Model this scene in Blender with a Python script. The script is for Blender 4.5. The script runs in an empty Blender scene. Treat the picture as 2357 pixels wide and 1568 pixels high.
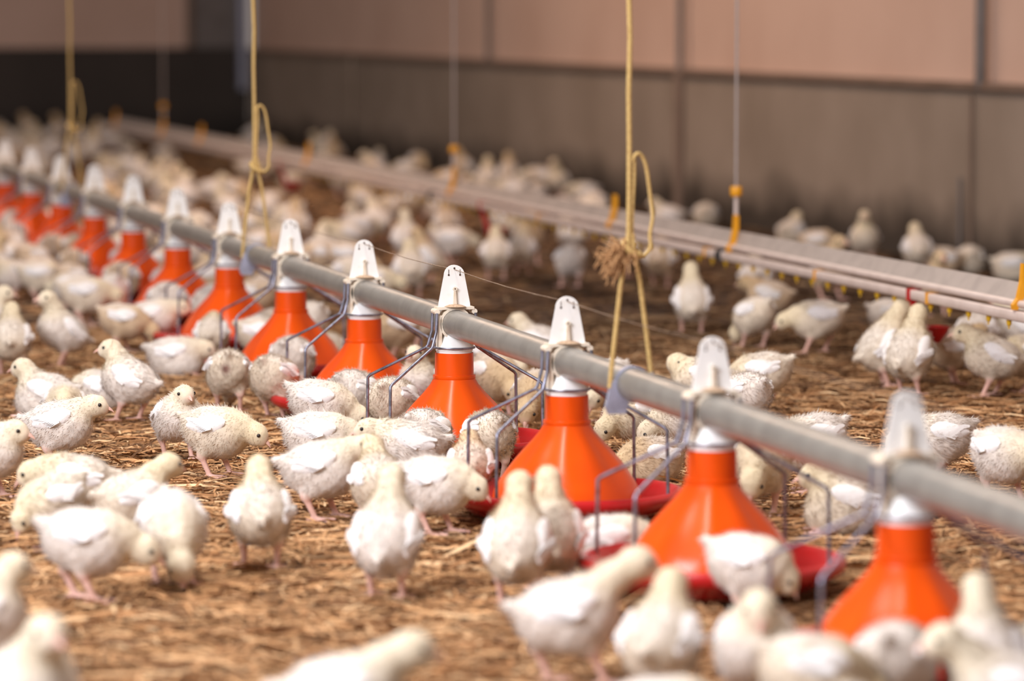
import bpy, math, random
import numpy as np
from mathutils import Vector, Matrix

# ---------------------------------------------------------------- camera, light, exposure
FPX, PITCH, CAM_H = 9114.5, 0.0818, 0.7386          # focal length in pixels of the 2357x1568 frame
scene = bpy.context.scene
COL = scene.collection
cam_data = bpy.data.cameras.new('camera')
cam = bpy.data.objects.new('camera', cam_data); COL.objects.link(cam)
cam.location = (0, 0, CAM_H); cam.rotation_euler = (math.pi/2 - PITCH, 0, 0)
cam_data.sensor_fit = 'HORIZONTAL'; cam_data.sensor_width = 36.0
cam_data.lens = FPX / 2357.0 * 36.0
cam_data.clip_start = 0.1; cam_data.clip_end = 100
cam_data.dof.use_dof = True
cam_data.dof.focus_distance = 6.45
cam_data.dof.aperture_fstop = 3.7
scene.camera = cam

world = bpy.data.worlds.new('barn_air'); scene.world = world; world.use_nodes = True
bgn = world.node_tree.nodes['Background']
bgn.inputs[0].default_value = (1.0, 0.84, 0.75, 1); bgn.inputs[1].default_value = 0.25

def area_light(name, loc, target, sx, sy, power, color):
    l = bpy.data.lights.new(name, 'AREA'); l.shape = 'RECTANGLE'; l.size = sx; l.size_y = sy
    l.energy = power; l.color = color
    o = bpy.data.objects.new(name, l); COL.objects.link(o); o.location = loc
    o.rotation_euler = (Vector(target) - Vector(loc)).to_track_quat('-Z', 'Y').to_euler()
    return o
area_light('left_key_light', (-3.0, 1.6, 2.8), (0.3, 5.8, 0.0), 2.4, 2.0, 315, (0.97, 0.955, 1.0))  # added key light from the left above; its source is unseen, no door exists
area_light('overhead_fill_light', (-0.6, 5.6, 3.4), (-0.6, 5.6, 0.0), 0.5, 4.0, 110, (1.0, 0.93, 0.86))  # unseen overhead light, added to fill the feeder area
area_light('overhead_fill_light', (-1.6, 13.0, 3.4), (-1.6, 13.0, 0.0), 0.5, 6.0, 118, (1.0, 0.70, 0.52))  # unseen warm light, added to brighten the back and the walls

vs = scene.view_settings
vs.view_transform = 'Standard'; vs.look = 'None'; vs.gamma = 1.0; vs.exposure = 0.22
vs.use_curve_mapping = False

random.seed(7); RNG = np.random.default_rng(7)
PI = math.pi

# ---------------------------------------------------------------- pixel -> floor, line frame
def floor_point(px, py, z=0.0):
    x = (px - 1178.5) / FPX; u = -(py - 784) / FPX
    c, s = math.cos(PITCH), math.sin(PITCH)
    dy = c + u*s; dz = -s + u*c; dx = x
    t = (z - CAM_H) / dz
    return Vector((dx*t, dy*t, z))
def project(p):
    c, s = math.cos(PITCH), math.sin(PITCH)
    X, Y, Z = p[0], p[1], p[2] - CAM_H
    d = Y*c - Z*s; u = Z*c + Y*s
    return 1178.5 + FPX*X/d, 784 - FPX*u/d

LIFT = 0.02                                          # the line hangs this much above its nominal heights
YAW = 0.2354                                        # the lines run away to the left
LDIR = Vector((-math.sin(YAW), math.cos(YAW), 0)); LNRM = Vector((math.cos(YAW), math.sin(YAW), 0))
LORG = Vector((0.4299, 4.2898, 0)); SPACING = 0.75
def on_line(n, off=0.0, z=0.0):                      # n in feeder spacings, off sideways from the feeder line
    return LORG + LDIR*(n*SPACING) + LNRM*off + Vector((0, 0, z))
def line_n_at_px(px, off, z):                        # which n shows at a pixel column
    lo, hi = -4.0, 60.0
    for _ in range(60):
        m = (lo+hi)/2
        if project(on_line(m, off, z))[0] > px: lo = m
        else: hi = m
    return (lo+hi)/2

# ---------------------------------------------------------------- materials
def mat(name, color=None, rough=0.5, metal=0.0, noise=None, attr=None, bump=None, spec=0.5, coat=0.0, sheen=0.0, trans=0.0):
    m = bpy.data.materials.new(name); m.use_nodes = True
    nt = m.node_tree; b = nt.nodes['Principled BSDF']
    b.inputs['Roughness'].default_value = rough; b.inputs['Metallic'].default_value = metal
    b.inputs['Specular IOR Level'].default_value = spec; b.inputs['Coat Weight'].default_value = coat
    b.inputs['Sheen Weight'].default_value = sheen
    tc = nt.nodes.new('ShaderNodeTexCoord')
    src = None
    if attr:
        a = nt.nodes.new('ShaderNodeAttribute'); a.attribute_name = attr; src = a.outputs['Color']
    if noise:                                        # (scale, other colour, sharpness lo, hi)
        n = nt.nodes.new('ShaderNodeTexNoise'); n.inputs['Scale'].default_value = noise[0]
        n.inputs['Detail'].default_value = 6; nt.links.new(tc.outputs['Object'], n.inputs['Vector'])
        r = nt.nodes.new('ShaderNodeMapRange'); r.inputs[1].default_value = noise[2]; r.inputs[2].default_value = noise[3]
        nt.links.new(n.outputs['Fac'], r.inputs[0])
        mx = nt.nodes.new('ShaderNodeMix'); mx.data_type = 'RGBA'
        nt.links.new(r.outputs[0], mx.inputs[0])
        if src: nt.links.new(src, mx.inputs[6]); mx.blend_type = 'MULTIPLY'
        else: mx.inputs[6].default_value = (*color, 1)
        mx.inputs[7].default_value = (*noise[1], 1); src = mx.outputs[2]
    if src: nt.links.new(src, b.inputs['Base Color'])
    else: b.inputs['Base Color'].default_value = (*color, 1)
    if bump:
        n = nt.nodes.new('ShaderNodeTexNoise'); n.inputs['Scale'].default_value = bump[0]; n.inputs['Detail'].default_value = 5
        nt.links.new(tc.outputs['Object'], n.inputs['Vector'])
        bp = nt.nodes.new('ShaderNodeBump'); bp.inputs['Strength'].default_value = bump[1]; bp.inputs['Distance'].default_value = bump[2]
        nt.links.new(n.outputs['Fac'], bp.inputs['Height']); nt.links.new(bp.outputs[0], b.inputs['Normal'])
    return m
M = {}
M['litter'] = mat('litter_ground', (0.085, 0.046, 0.024), 0.95, noise=(9, (0.040, 0.022, 0.012), .4, .65), bump=(60, 0.8, 0.01))
M['straw'] = mat('straw', rough=0.75, attr='col', spec=0.25)
M['chick'] = mat('chick_down', rough=1.0, attr='col', spec=0.1, sheen=0.25, noise=(90, (0.94, 0.92, 0.90), .45, .6))
M['wing'] = mat('wing_feather', (0.88, 0.86, 0.86), 0.9, spec=0.1, sheen=0.1, noise=(120, (0.80, 0.75, 0.73), .55, .7))
M['beak'] = mat('beak_horn', (0.78, 0.47, 0.38), 0.45, noise=(200, (0.66, 0.40, 0.33), .4, .6))
M['eye'] = mat('eye_dark', (0.012, 0.010, 0.012), 0.12, noise=(100, (0.02, 0.014, 0.014), .4, .6))
M['orange'] = mat('orange_plastic', (0.80, 0.088, 0.001), 0.28, noise=(14, (0.74, 0.070, 0.001), .4, .7), spec=0.4)
M['red'] = mat('red_plastic', (0.50, 0.012, 0.014), 0.25, noise=(30, (0.42, 0.010, 0.012), .4, .7))
M['feed'] = mat('feed_crumbs', (0.30, 0.16, 0.07), 0.95, noise=(300, (0.16, 0.08, 0.03), .4, .6), bump=(400, 1, 0.004))
M['dust'] = mat('pale_dust', (0.56, 0.41, 0.29), 0.95, noise=(300, (0.40, 0.27, 0.17), .4, .6))
M['white'] = mat('white_plastic', (0.90, 0.91, 0.91), 0.35, noise=(60, (0.86, 0.85, 0.82), .55, .75))
M['cream'] = mat('cream_plastic', (0.80, 0.72, 0.60), 0.45, noise=(60, (0.70, 0.56, 0.42), .55, .75))
M['hole'] = mat('dark_hole', (0.10, 0.045, 0.025), 0.8, noise=(200, (0.06, 0.03, 0.02), .4, .6))
M['pipe'] = mat('galvanised_pipe', (0.31, 0.295, 0.27), 0.38, 0.35, noise=(25, (0.25, 0.235, 0.215), .4, .7), bump=(120, 0.08, 0.002))
M['wire'] = mat('zinc_wire', (0.30, 0.31, 0.40), 0.38, 0.75, noise=(80, (0.16, 0.16, 0.19), .45, .65))
M['zinc'] = mat('zinc_hanger', (0.40, 0.43, 0.56), 0.45, 0.35, noise=(80, (0.32, 0.34, 0.44), .4, .65))
M['twine'] = mat('yellow_twine', (0.62, 0.44, 0.17), 0.8, noise=(300, (0.45, 0.29, 0.10), .4, .65))
M['fray'] = mat('frayed_fibre', (0.52, 0.30, 0.14), 0.9, noise=(300, (0.36, 0.19, 0.08), .4, .65))
M['thin'] = mat('rusty_wire', (0.22, 0.14, 0.09), 0.5, 0.6, noise=(300, (0.40, 0.32, 0.25), .4, .65))
M['alu'] = mat('grey_profile', (0.40, 0.345, 0.315), 0.6, 0.0, noise=(20, (0.33, 0.285, 0.26), .4, .7))
M['pvc'] = mat('white_pvc', (0.66, 0.56, 0.52), 0.35, noise=(20, (0.58, 0.48, 0.44), .4, .7))
M['amber'] = mat('amber_plastic', (0.80, 0.36, 0.01), 0.4, noise=(40, (0.72, 0.30, 0.01), .4, .7))
M['nipple'] = mat('yellow_nipple', (0.76, 0.48, 0.02), 0.35, noise=(80, (0.66, 0.38, 0.02), .4, .7))
M['black'] = mat('black_rubber', (0.012, 0.014, 0.018), 0.6, noise=(80, (0.02, 0.02, 0.022), .4, .7))
M['cord'] = mat('grey_cord', (0.40, 0.35, 0.34), 0.7, noise=(200, (0.30, 0.26, 0.25), .4, .7))
M['panel'] = mat('pink_beige_panel', (0.68, 0.485, 0.395), 0.75, noise=(1.6, (0.61, 0.42, 0.335), .4, .7))
M['panel_end'] = mat('dusty_pink_panel', (0.66, 0.47, 0.39), 0.75, noise=(1.6, (0.60, 0.42, 0.34), .4, .7))
M['post'] = mat('grey_steel_post', (0.20, 0.18, 0.175), 0.5, 0.2, noise=(6, (0.15, 0.13, 0.12), .4, .7))
M['brownpost'] = mat('brown_post', (0.24, 0.165, 0.125), 0.7, noise=(6, (0.19, 0.13, 0.095), .4, .7))
def plinth_mat(name, c1, c2, dirt, top, soft):
    m = mat(name, c1, 0.9, noise=(2.2, c2, .35, .7))
    nt = m.node_tree; b = nt.nodes['Principled BSDF']
    src = b.inputs['Base Color'].links[0].from_socket
    tc = nt.nodes.new('ShaderNodeTexCoord'); sp = nt.nodes.new('ShaderNodeSeparateXYZ')
    nt.links.new(tc.outputs['Object'], sp.inputs[0])
    n = nt.nodes.new('ShaderNodeTexNoise'); n.inputs['Scale'].default_value = 3.5; n.inputs['Detail'].default_value = 4
    nt.links.new(tc.outputs['Object'], n.inputs['Vector'])
    mu = nt.nodes.new('ShaderNodeMath'); mu.operation = 'MULTIPLY_ADD'; mu.inputs[1].default_value = -0.22
    nt.links.new(n.outputs['Fac'], mu.inputs[0]); nt.links.new(sp.outputs['Z'], mu.inputs[2])
    r = nt.nodes.new('ShaderNodeMapRange'); r.inputs[1].default_value = top; r.inputs[2].default_value = top - soft
    nt.links.new(mu.outputs[0], r.inputs[0])
    mx = nt.nodes.new('ShaderNodeMix'); mx.data_type = 'RGBA'; mx.inputs[7].default_value = (*dirt, 1)
    nt.links.new(r.outputs[0], mx.inputs[0]); nt.links.new(src, mx.inputs[6]); nt.links.new(mx.outputs[2], b.inputs['Base Color'])
    return m
M['plinth'] = plinth_mat('stained_concrete', (0.34, 0.275, 0.225), (0.265, 0.21, 0.165), (0.050, 0.036, 0.026), 0.09, 0.14)
M['plinth_end'] = plinth_mat('tarred_concrete', (0.062, 0.051, 0.046), (0.048, 0.040, 0.036), (0.018, 0.015, 0.014), 0.10, 0.2)

# ---------------------------------------------------------------- mesh builder
class MB:
    def __init__(s): s.v = []; s.f = []
    def add(s, vs_, fs):
        o = len(s.v); s.v += [tuple(p) for p in vs_]; s.f += [tuple(i+o for i in q) for q in fs]
    def tube(s, pts, r, n=8, cap=True):
        pts = [Vector(p) for p in pts]; rs = r if hasattr(r, '__len__') else [r]*len(pts)
        ring = []; up = Vector((0, 0, 1)); prev = None
        for i, p in enumerate(pts):
            t = (pts[min(i+1, len(pts)-1)] - pts[max(i-1, 0)]).normalized()
            if prev is None:
                a = t.cross(up if abs(t.z) < .9 else Vector((1, 0, 0))).normalized()
            else: a = (prev - t*prev.dot(t)).normalized()
            prev = a; b = t.cross(a)
            ring.append([p + (a*math.cos(2*PI*k/n) + b*math.sin(2*PI*k/n))*rs[i] for k in range(n)])
        vs_ = [q for g in ring for q in g]; fs = []
        for i in range(len(pts)-1):
            for k in range(n):
                fs.append((i*n+k, i*n+(k+1) % n, (i+1)*n+(k+1) % n, (i+1)*n+k))
        if cap: fs.append(tuple(range(n-1, -1, -1))); fs.append(tuple((len(pts)-1)*n+k for k in range(n)))
        s.add(vs_, fs); return s
    def lathe(s, prof, n=32, c=(0, 0, 0), flute=None, close=False):
        vs_ = []
        for (r, z) in prof:
            for k in range(n):
                a = 2*PI*k/n; rr = r + (flute(a, r, z) if flute else 0)
                vs_.append((c[0]+rr*math.cos(a), c[1]+rr*math.sin(a), c[2]+z))
        fs = []; m = len(prof)
        for i in range(m-1 + (1 if close else 0)):
            j = (i+1) % m
            for k in range(n): fs.append((i*n+k, i*n+(k+1) % n, j*n+(k+1) % n, j*n+k))
        s.add(vs_, fs); return s
    def box(s, c, h, mtx=None):
        vs_ = [Vector((sx*h[0], sy*h[1], sz*h[2])) for sx in (-1, 1) for sy in (-1, 1) for sz in (-1, 1)]
        if mtx: vs_ = [mtx @ q for q in vs_]
        vs_ = [q + Vector(c) for q in vs_]
        s.add(vs_, [(0, 1, 3, 2), (4, 6, 7, 5), (0, 4, 5, 1), (2, 3, 7, 6), (0, 2, 6, 4), (1, 5, 7, 3)]); return s
    def prism(s, outline, d, place):                 # outline of 2-D points, depth d along the third axis, place(u, w, t) -> point
        n = len(outline)
        vs_ = [place(u, w, -d/2) for u, w in outline] + [place(u, w, d/2) for u, w in outline]
        s.add(vs_, [tuple(range(n)), tuple(range(2*n-1, n-1, -1))] + [(k, k+n, (k+1) % n+n, (k+1) % n) for k in range(n)]); return s
    def mesh(s, name, material, smooth=True, angle=None):
        me = bpy.data.meshes.new(name); me.from_pydata(s.v, [], s.f); me.validate(); me.materials.append(material)
        import bmesh
        bm = bmesh.new(); bm.from_mesh(me); bmesh.ops.recalc_face_normals(bm, faces=bm.faces); bm.to_mesh(me); bm.free()
        if smooth:
            me.polygons.foreach_set('use_smooth', [True]*len(me.polygons))
            me.set_sharp_from_angle(angle=math.radians(angle or 40))
        return me
    def build(s, name, material, parent=None, smooth=True, angle=None):
        return link(name, s.mesh(name, material, smooth, angle), parent)
def link(name, data, parent=None):
    o = bpy.data.objects.new(name, data); COL.objects.link(o)
    if parent: o.parent = parent
    return o
def tag(o, label=None, cat=None, group=None, kind=None):
    if label: o['label'] = label
    if cat: o['category'] = cat
    if group: o['group'] = group
    if kind: o['kind'] = kind
    return o
def thing(name, loc=(0, 0, 0), rz=0.0, **k):
    o = link(name, None); o.location = loc; o.rotation_euler = (0, 0, rz); return tag(o, **k)
def copy_tree(o, parent=None):
    c = o.copy(); COL.objects.link(c); c.parent = parent
    for ch in [x for x in bpy.data.objects if x.parent == o]: copy_tree(ch, c)
    return c
def smooth_path(pts, k=6):
    P = [Vector(p) for p in pts]; out = []
    for i in range(len(P)-1):
        a, b, c, d = P[max(i-1, 0)], P[i], P[i+1], P[min(i+2, len(P)-1)]
        for j in range(k):
            t = j/k
            out.append(.5*((2*b) + (c-a)*t + (2*a-5*b+4*c-d)*t*t + (3*b-a-3*c+d)*t**3))
    out.append(P[-1]); return out

# ---------------------------------------------------------------- the shed: floor, walls
WOFF = 2.5955
corner_n = line_n_at_px(575, WOFF, 0.3)
corner = on_line(corner_n, WOFF)
fb = MB()
nx_, ny_ = 60, 120
fv = []
for j in range(ny_+1):
    for i in range(nx_+1):
        y = 2.2 + (corner.y + 4 - 2.2)*(j/ny_)**1.6; x = (-6 + 12*i/nx_) - (y-4)*0.12
        z = -0.006 + 0.005*math.sin(x*7.1+1.3*y)+0.004*math.sin(y*5.3-2.1*x)
        fv.append((x, y, z))
fb.add(fv, [(j*(nx_+1)+i, j*(nx_+1)+i+1, (j+1)*(nx_+1)+i+1, (j+1)*(nx_+1)+i) for j in range(ny_) for i in range(nx_)])
tag(fb.build('floor', M['litter']), kind='structure')

RZ = YAW                                             # walls' local y runs along the line
PL_H = 0.53
wr = MB(); wr.box((0.10, 0, PL_H/2), (0.10, 11.0, PL_H/2))
wall_right = wr.build('wall_right', M['plinth'], smooth=False); tag(wall_right, kind='structure')
wall_right.location = on_line(corner_n, WOFF) - LDIR*11.0 ; wall_right.rotation_euler = (0, 0, RZ)
# panels above the plinth, split at the seams that show
seams = [line_n_at_px(px, WOFF, 0.6) for px in (815, 1130, 1572, 2266)]
edges = [corner_n] + seams + [seams[-1] - 2.2, -14]
def loc_y(n): return (n - corner_n)*SPACING + 11.0
for a, b in zip(edges[:-1], edges[1:]):
    y0, y1 = loc_y(a), loc_y(b)
    p = MB(); p.box((0.075, (y0+y1)/2, PL_H+1.25), (0.05, abs(y0-y1)/2 - 0.012, 1.245))
    p.build('panel', M['panel'], wall_right, smooth=False)
bk = MB(); bk.box((0.16, 0, PL_H+1.25), (0.03, 11.0, 1.25)); bk.build('backing', M['post'], wall_right, smooth=False)
sl = MB(); sl.box((0.035, 0, PL_H+0.006), (0.055, 11.0, 0.010)); sl.build('ledge', M['brownpost'], wall_right, smooth=False)
# steel pipe at the right-hand seam, brown conduit below the middle seam
for nm, n_, z0, z1, r, m_ in (('wall_pipe', seams[3], PL_H, 3.0, 0.017, 'post'), ('conduit', seams[2], 0.0, PL_H, 0.022, 'brownpost'),
                              ('cover_strip', seams[2], PL_H, 3.0, 0.012, 'post'), ('cover_strip', seams[1], PL_H, 3.0, 0.011, 'post'),
                              ('conduit', seams[3]+0.10, 0.0, PL_H*0.96, 0.006, 'brownpost'), ('conduit', seams[3]+0.22, 0.0, PL_H*0.5, 0.005, 'post'),
                              ('conduit', seams[0], 0.0, PL_H, 0.013, 'plinth')):
    t = MB(); t.tube([(-0.012, loc_y(n_), z0), (-0.012, loc_y(n_), z1)], r, 10); t.build(nm, M[m_], wall_right)
# end wall
we = MB(); we.box((0, 0.10, PL_H/2+0.01), (5.0, 0.10, PL_H/2+0.01))
wall_back = we.build('wall_back', M['plinth_end'], smooth=False); tag(wall_back, kind='structure')
wall_back.location = corner - LNRM*5.0 + LDIR*0.02; wall_back.rotation_euler = (0, 0, RZ)
def end_u(px):                                        # local x on the end wall seen at a pixel column
    lo, hi = -5.0, 5.2
    for _ in range(50):
        m = (lo+hi)/2; q = wall_back.location + LNRM*m + Vector((0, 0, .6))
        if project(q)[0] < px: lo = m
        else: hi = m
    return (lo+hi)/2
u1 = end_u(432)
for a, b in ((-5.0, end_u(-420)), (end_u(-420), u1)):
    p = MB(); p.box(((a+b)/2, 0.06, PL_H+1.27), ((b-a)/2-0.012, 0.06, 1.25)); p.build('panel', M['panel_end'], wall_back, smooth=False)
p = MB(); p.box(((u1+4.98)/2, 0.09, PL_H+1.27), ((4.98-u1)/2-0.012, 0.06, 1.25)); p.build('column', M['post'], wall_back, smooth=False)
t = MB(); t.tube([(end_u(556), -0.05, 0.30), (end_u(556), -0.05, 3.0)], 0.03, 12); t.build('downpipe', M['zinc'], wall_back)
t = MB(); t.tube([(end_u(436), -0.01, PL_H+.02), (end_u(436), -0.01, 3.0)], 0.022, 12); t.build('cover_strip', M['brownpost'], wall_back)

# ---------------------------------------------------------------- straw litter
def straw_object(name, count, z0, z1, lmin, lmax, wmin, wmax, label, spread=1.12):
    d = np.sqrt(RNG.random(count))*1.0
    y = z0 + (z1-z0)*RNG.random(count)**0.9
    half = y*(1178.5/FPX)*spread + .08
    x = (RNG.random(count)*2-1)*half
    keep = (x*LNRM.x + y*LNRM.y - (LORG.x*LNRM.x+LORG.y*LNRM.y)) < WOFF-0.02
    x, y = x[keep], y[keep]; n = len(x)
    a = RNG.random(n)*2*PI; L = lmin+(lmax-lmin)*RNG.random(n)**2; w = wmin+(wmax-wmin)*RNG.random(n)**2
    z = .001+.009*RNG.random(n)**1.5; ti = (RNG.random(n)-.5)*.22; bend = (RNG.random(n)-.5)*.5
    tf = RNG.random(n) < .012; ti[tf] *= 4; z[tf] += .01
    roll = (RNG.random(n)-.5)*1.6
    pts = np.zeros((n, 6, 3))
    for k, s in enumerate((-.5, 0, .5)):
        aa = a + bend*(s)
        cx = x + np.cos(aa)*L*s; cy = y + np.sin(aa)*L*s; cz = z + ti*L*s + (0.003 if k == 1 else 0)
        tap = w*(1.0 if k == 1 else .7)
        for j, sg in enumerate((-1, 1)):
            pts[:, 2*k+j, 0] = cx - np.sin(aa)*tap*sg*np.cos(roll)
            pts[:, 2*k+j, 1] = cy + np.cos(aa)*tap*sg*np.cos(roll)
            pts[:, 2*k+j, 2] = np.maximum(cz + np.sin(roll)*tap*sg, -.003)
    me = bpy.data.meshes.new(name); me.vertices.add(n*6); me.vertices.foreach_set('co', pts.ravel())
    base = np.arange(n)[:, None]*6
    q = np.concatenate([base+np.array([[0, 2, 3, 1]]), base+np.array([[2, 4, 5, 3]])], 1).reshape(-1, 4)
    me.loops.add(q.size); me.loops.foreach_set('vertex_index', q.ravel())
    me.polygons.add(len(q)); me.polygons.foreach_set('loop_start', np.arange(len(q))*4)
    me.update(calc_edges=True); me.validate()
    pal = np.array([[.58, .36, .19], [.45, .25, .115], [.29, .145, .062], [.68, .47, .27], [.13, .062, .028], [.50, .27, .125], [.37, .185, .082]])
    c = pal[RNG.choice(7, n, p=[.16, .2, .18, .07, .13, .14, .12])]*(0.86+.5*RNG.random((n, 1)))
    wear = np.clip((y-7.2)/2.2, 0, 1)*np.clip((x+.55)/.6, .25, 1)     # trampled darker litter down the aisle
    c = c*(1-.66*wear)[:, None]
    c = np.concatenate([c, np.ones((n, 1))], 1)
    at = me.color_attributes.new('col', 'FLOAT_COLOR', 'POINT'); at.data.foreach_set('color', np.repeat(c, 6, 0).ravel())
    me.materials.append(M['straw'])
    return tag(link(name, me), label, 'straw', kind='stuff')
straw_object('straw_litter', 95000, 3.6, 9.4, .025, .13, .0009, .0029, 'loose golden brown straw covering the shed floor among the chicks')
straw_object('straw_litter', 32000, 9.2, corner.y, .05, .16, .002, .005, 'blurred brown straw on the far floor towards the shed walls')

# ---------------------------------------------------------------- feeder line
PIPE_Z, PIPE_R = 0.216, 0.0225
pp = MB(); pp.tube([on_line(n, 0, PIPE_Z) for n in np.linspace(-2.2, 24, 40)], PIPE_R, 32)
pipe_o = pp.build('feed_pipe', M['pipe']); pipe_o.location.z = LIFT
tag(pipe_o, 'long grey steel feed pipe running along the line of orange feeders', 'pipe')
aw = MB(); aw.tube([on_line(n, 0, 0.3045 - (0.004*math.sin(PI*(n % 1)))) for n in np.arange(-2, 20.01, .25)], 0.0007, 5)
wire_o = aw.build('tight_wire', M['thin']); wire_o.location.z = LIFT
tag(wire_o, 'thin rusty wire strung through the tops of the white feeder shields', 'wire')

def make_feeder():
    t = thing('pan_feeder')
    # local: x across the line (LNRM), y along it away from the camera
    # red pan
    pr = [(0.0, .008), (.108, .008), (.122, .014), (.136, .025), (.150, .040), (.156, .050), (.163, .056), (.169, .055), (.1725, .050), (.1725, .043),
          (.168, .036), (.158, .031), (.142, .020), (.124, .010), (.110, .003), (0.0, .003)]
    MB().lathe(pr, 64).build('pan', M['red'], t, angle=50)
    MB().lathe([(0.0, .030), (.09, .022), (.125, .016), (.132, .012)], 40).build('feed', M['feed'], t)
    # orange cone with shallow flutes
    def fl(a, r, z):
        k = max(0.0, min(1.0, (0.122-z)/.03)) * max(0.0, min(1.0, (z-.04)/.02))
        return .0016*k*math.cos(10*a)
    co = [(.0300, .168), (.0312, .168), (.0316, .160), (.0322, .1315), (.0350, .1310), (.0354, .1270), (.0345, .1250), (.0400, .1155), (.0510, .1020), (.0650, .0870), (.0775, .0730), (.0885, .0590), (.0985, .0440), (.1065, .0300),
          (.1090, .0180), (.1050, .0180), (.0640, .0800), (.0300, .1200)]
    MB().lathe(co, 80, flute=fl).build('cone', M['orange'], t, angle=35)
    # white neck with thread
    wn = [(.0170, .200), (.0200, .196), (.0245, .187), (.0290, .180), (.0300, .178), (.0300, .1762), (.0290, .1755), (.0290, .1742), (.0305, .1735), (.0305, .1715), (.0292, .1708), (.0292, .1690), (.0285, .160)]
    nk = MB().lathe(wn, 32).build('neck', M['white'], t, angle=30)
    # saddle clamp round the pipe (axis along y)
    sd = MB(); n = 24; vs_ = []
    for r, y in ((PIPE_R+.0005, -.014), (PIPE_R+.0045, -.014), (PIPE_R+.0045, .014), (PIPE_R+.0005, .014)):
        for k in range(n):
            a = 2*PI*k/n; vs_.append((r*math.cos(a), y, PIPE_Z + r*math.sin(a)))
    sd.add(vs_, [(i*n+k, i*n+(k+1) % n, ((i+1) % 4)*n+(k+1) % n, ((i+1) % 4)*n+k) for i in range(4) for k in range(n)])
    sd.box((0, 0, PIPE_Z+.0255), (.031, .013, .0022))
    sd.tube([(-.032, -.017, PIPE_Z+.020), (-.032, .014, PIPE_Z+.020)], .0045, 10)
    sd.tube([(.032, -.012, PIPE_Z+.020), (.032, .014, PIPE_Z+.020)], .0045, 10)
    sd.box((-.0265, -.004, PIPE_Z-.012), (.003, .010, .026)); sd.box((.0265, -.004, PIPE_Z-.012), (.003, .010, .026))
    sd.build('saddle_clamp', M['cream'], t, angle=35)
    # shield plate, face to the camera end of the line
    zb, zt = PIPE_Z+.024, 0.312; wb, wt = .0270, .0172
    out = [(-wb, zb), (wb, zb), (wb-.001, zb+.010)]
    zc = zt-wt
    for k in range(13):
        a = PI*k/12; out.append((wt*math.cos(a), zc+wt*math.sin(a)))
    out.append((-wb+.001, zb+.010))
    sh = MB().prism(out, .004, lambda u, w, d: (u, d, w)).build('shield', M['white'], t, angle=30)
    rb = MB(); rb.prism([(-.0035, zb+.002), (.0035, zb+.002), (.0015, zb+.030), (-.0015, zb+.030)], .006, lambda u, w, d: (u, d-.004, w))
    rb.tube([(0, -.001, zb+.033), (0, -.0075, zb+.033)], .0035, 10); rb.build('rib', M['cream'], sh)
    for (hx, hz, r) in ((-.0095, zt-.0165, .0017), (.0095, zt-.0165, .0017), (0, zt-.0055, .0017), (0, zb+.033, .0012)):
        y_ = -.0022 if hz > zb+.04 else -.0078
        h = MB().tube([(hx, y_+.0003, hz), (hx, y_-.0002, hz)], r, 8)
        if abs(hx) > .001: h.box((hx, y_, hz+.0045), (.0005, .0002, .0045))
        h.build('hole', M['hole'], sh)
    # litter dust lying on the saddle at the shield's foot
    MB().lathe([(.0, .0045), (.010, .0035), (.018, .0005)], 14, c=(0, -.007, PIPE_Z+.0275)).build('dust', M['dust'], t)
    # zinc grill arms, two to each side
    for sgn in (-1, 1):
        for ya in (-1, 1):
            ang = math.radians(36)*ya
            ox, oy = sgn*math.cos(ang)*.156, math.sin(ang)*.156
            ix, iy = sgn*.0335, ya*.016
            path = [(sgn*.0325, ya*.0165, PIPE_Z+.018), (sgn*.0335, ya*.0165, PIPE_Z-.012), (sgn*.0400, ya*.018, .1800),
                    (sgn*.0430, ya*.019, .1755), (ox*.97, oy*.97, .1260), (ox, oy, .1215), (ox, oy, .116), (ox*1.01, oy*1.01, .024)]
            MB().tube(path, .0026, 8).build('grill_wire', M['wire'], t, angle=80)
    rg = MB(); rg.tube([(.0335*math.cos(a), .0335*math.sin(a), .1765) for a in np.linspace(0, 2*PI, 25)], .0018, 6, cap=False)
    rg.tube([(sg*.043, y_, .1755) for sg in (1,) for y_ in np.linspace(-.019, .019, 4)], .0018, 6)
    rg.tube([(-.043, y_, .1755) for y_ in np.linspace(-.019, .019, 4)], .0018, 6)
    rg.build('grill_ring', M['wire'], t, angle=80)
    for ch in [x for x in bpy.data.objects if x.parent == t]:
        if ch.name.split('.')[0] in ('pan', 'feed'): ch.scale.z = .92
        else: ch.location.z = LIFT
    return t
ords = ['nearest, soft in the right foreground', 'second from the right', 'third from the right', 'fourth from the right, in sharp focus', 'fifth from the right', 'sixth from the right',
        'seventh from the right', 'eighth from the right', 'ninth from the right', 'tenth from the right', 'eleventh from the right', 'twelfth from the right', 'far left end of the row']
fd = make_feeder()
for i in range(13):
    o = fd if i == 0 else copy_tree(fd)
    o.location = on_line(i); o.rotation_euler = (0, 0, RZ)
    tag(o, 'orange cone pan feeder with white shield, ' + ords[i], 'feeder', 'pan feeders along the feed pipe')

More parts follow.
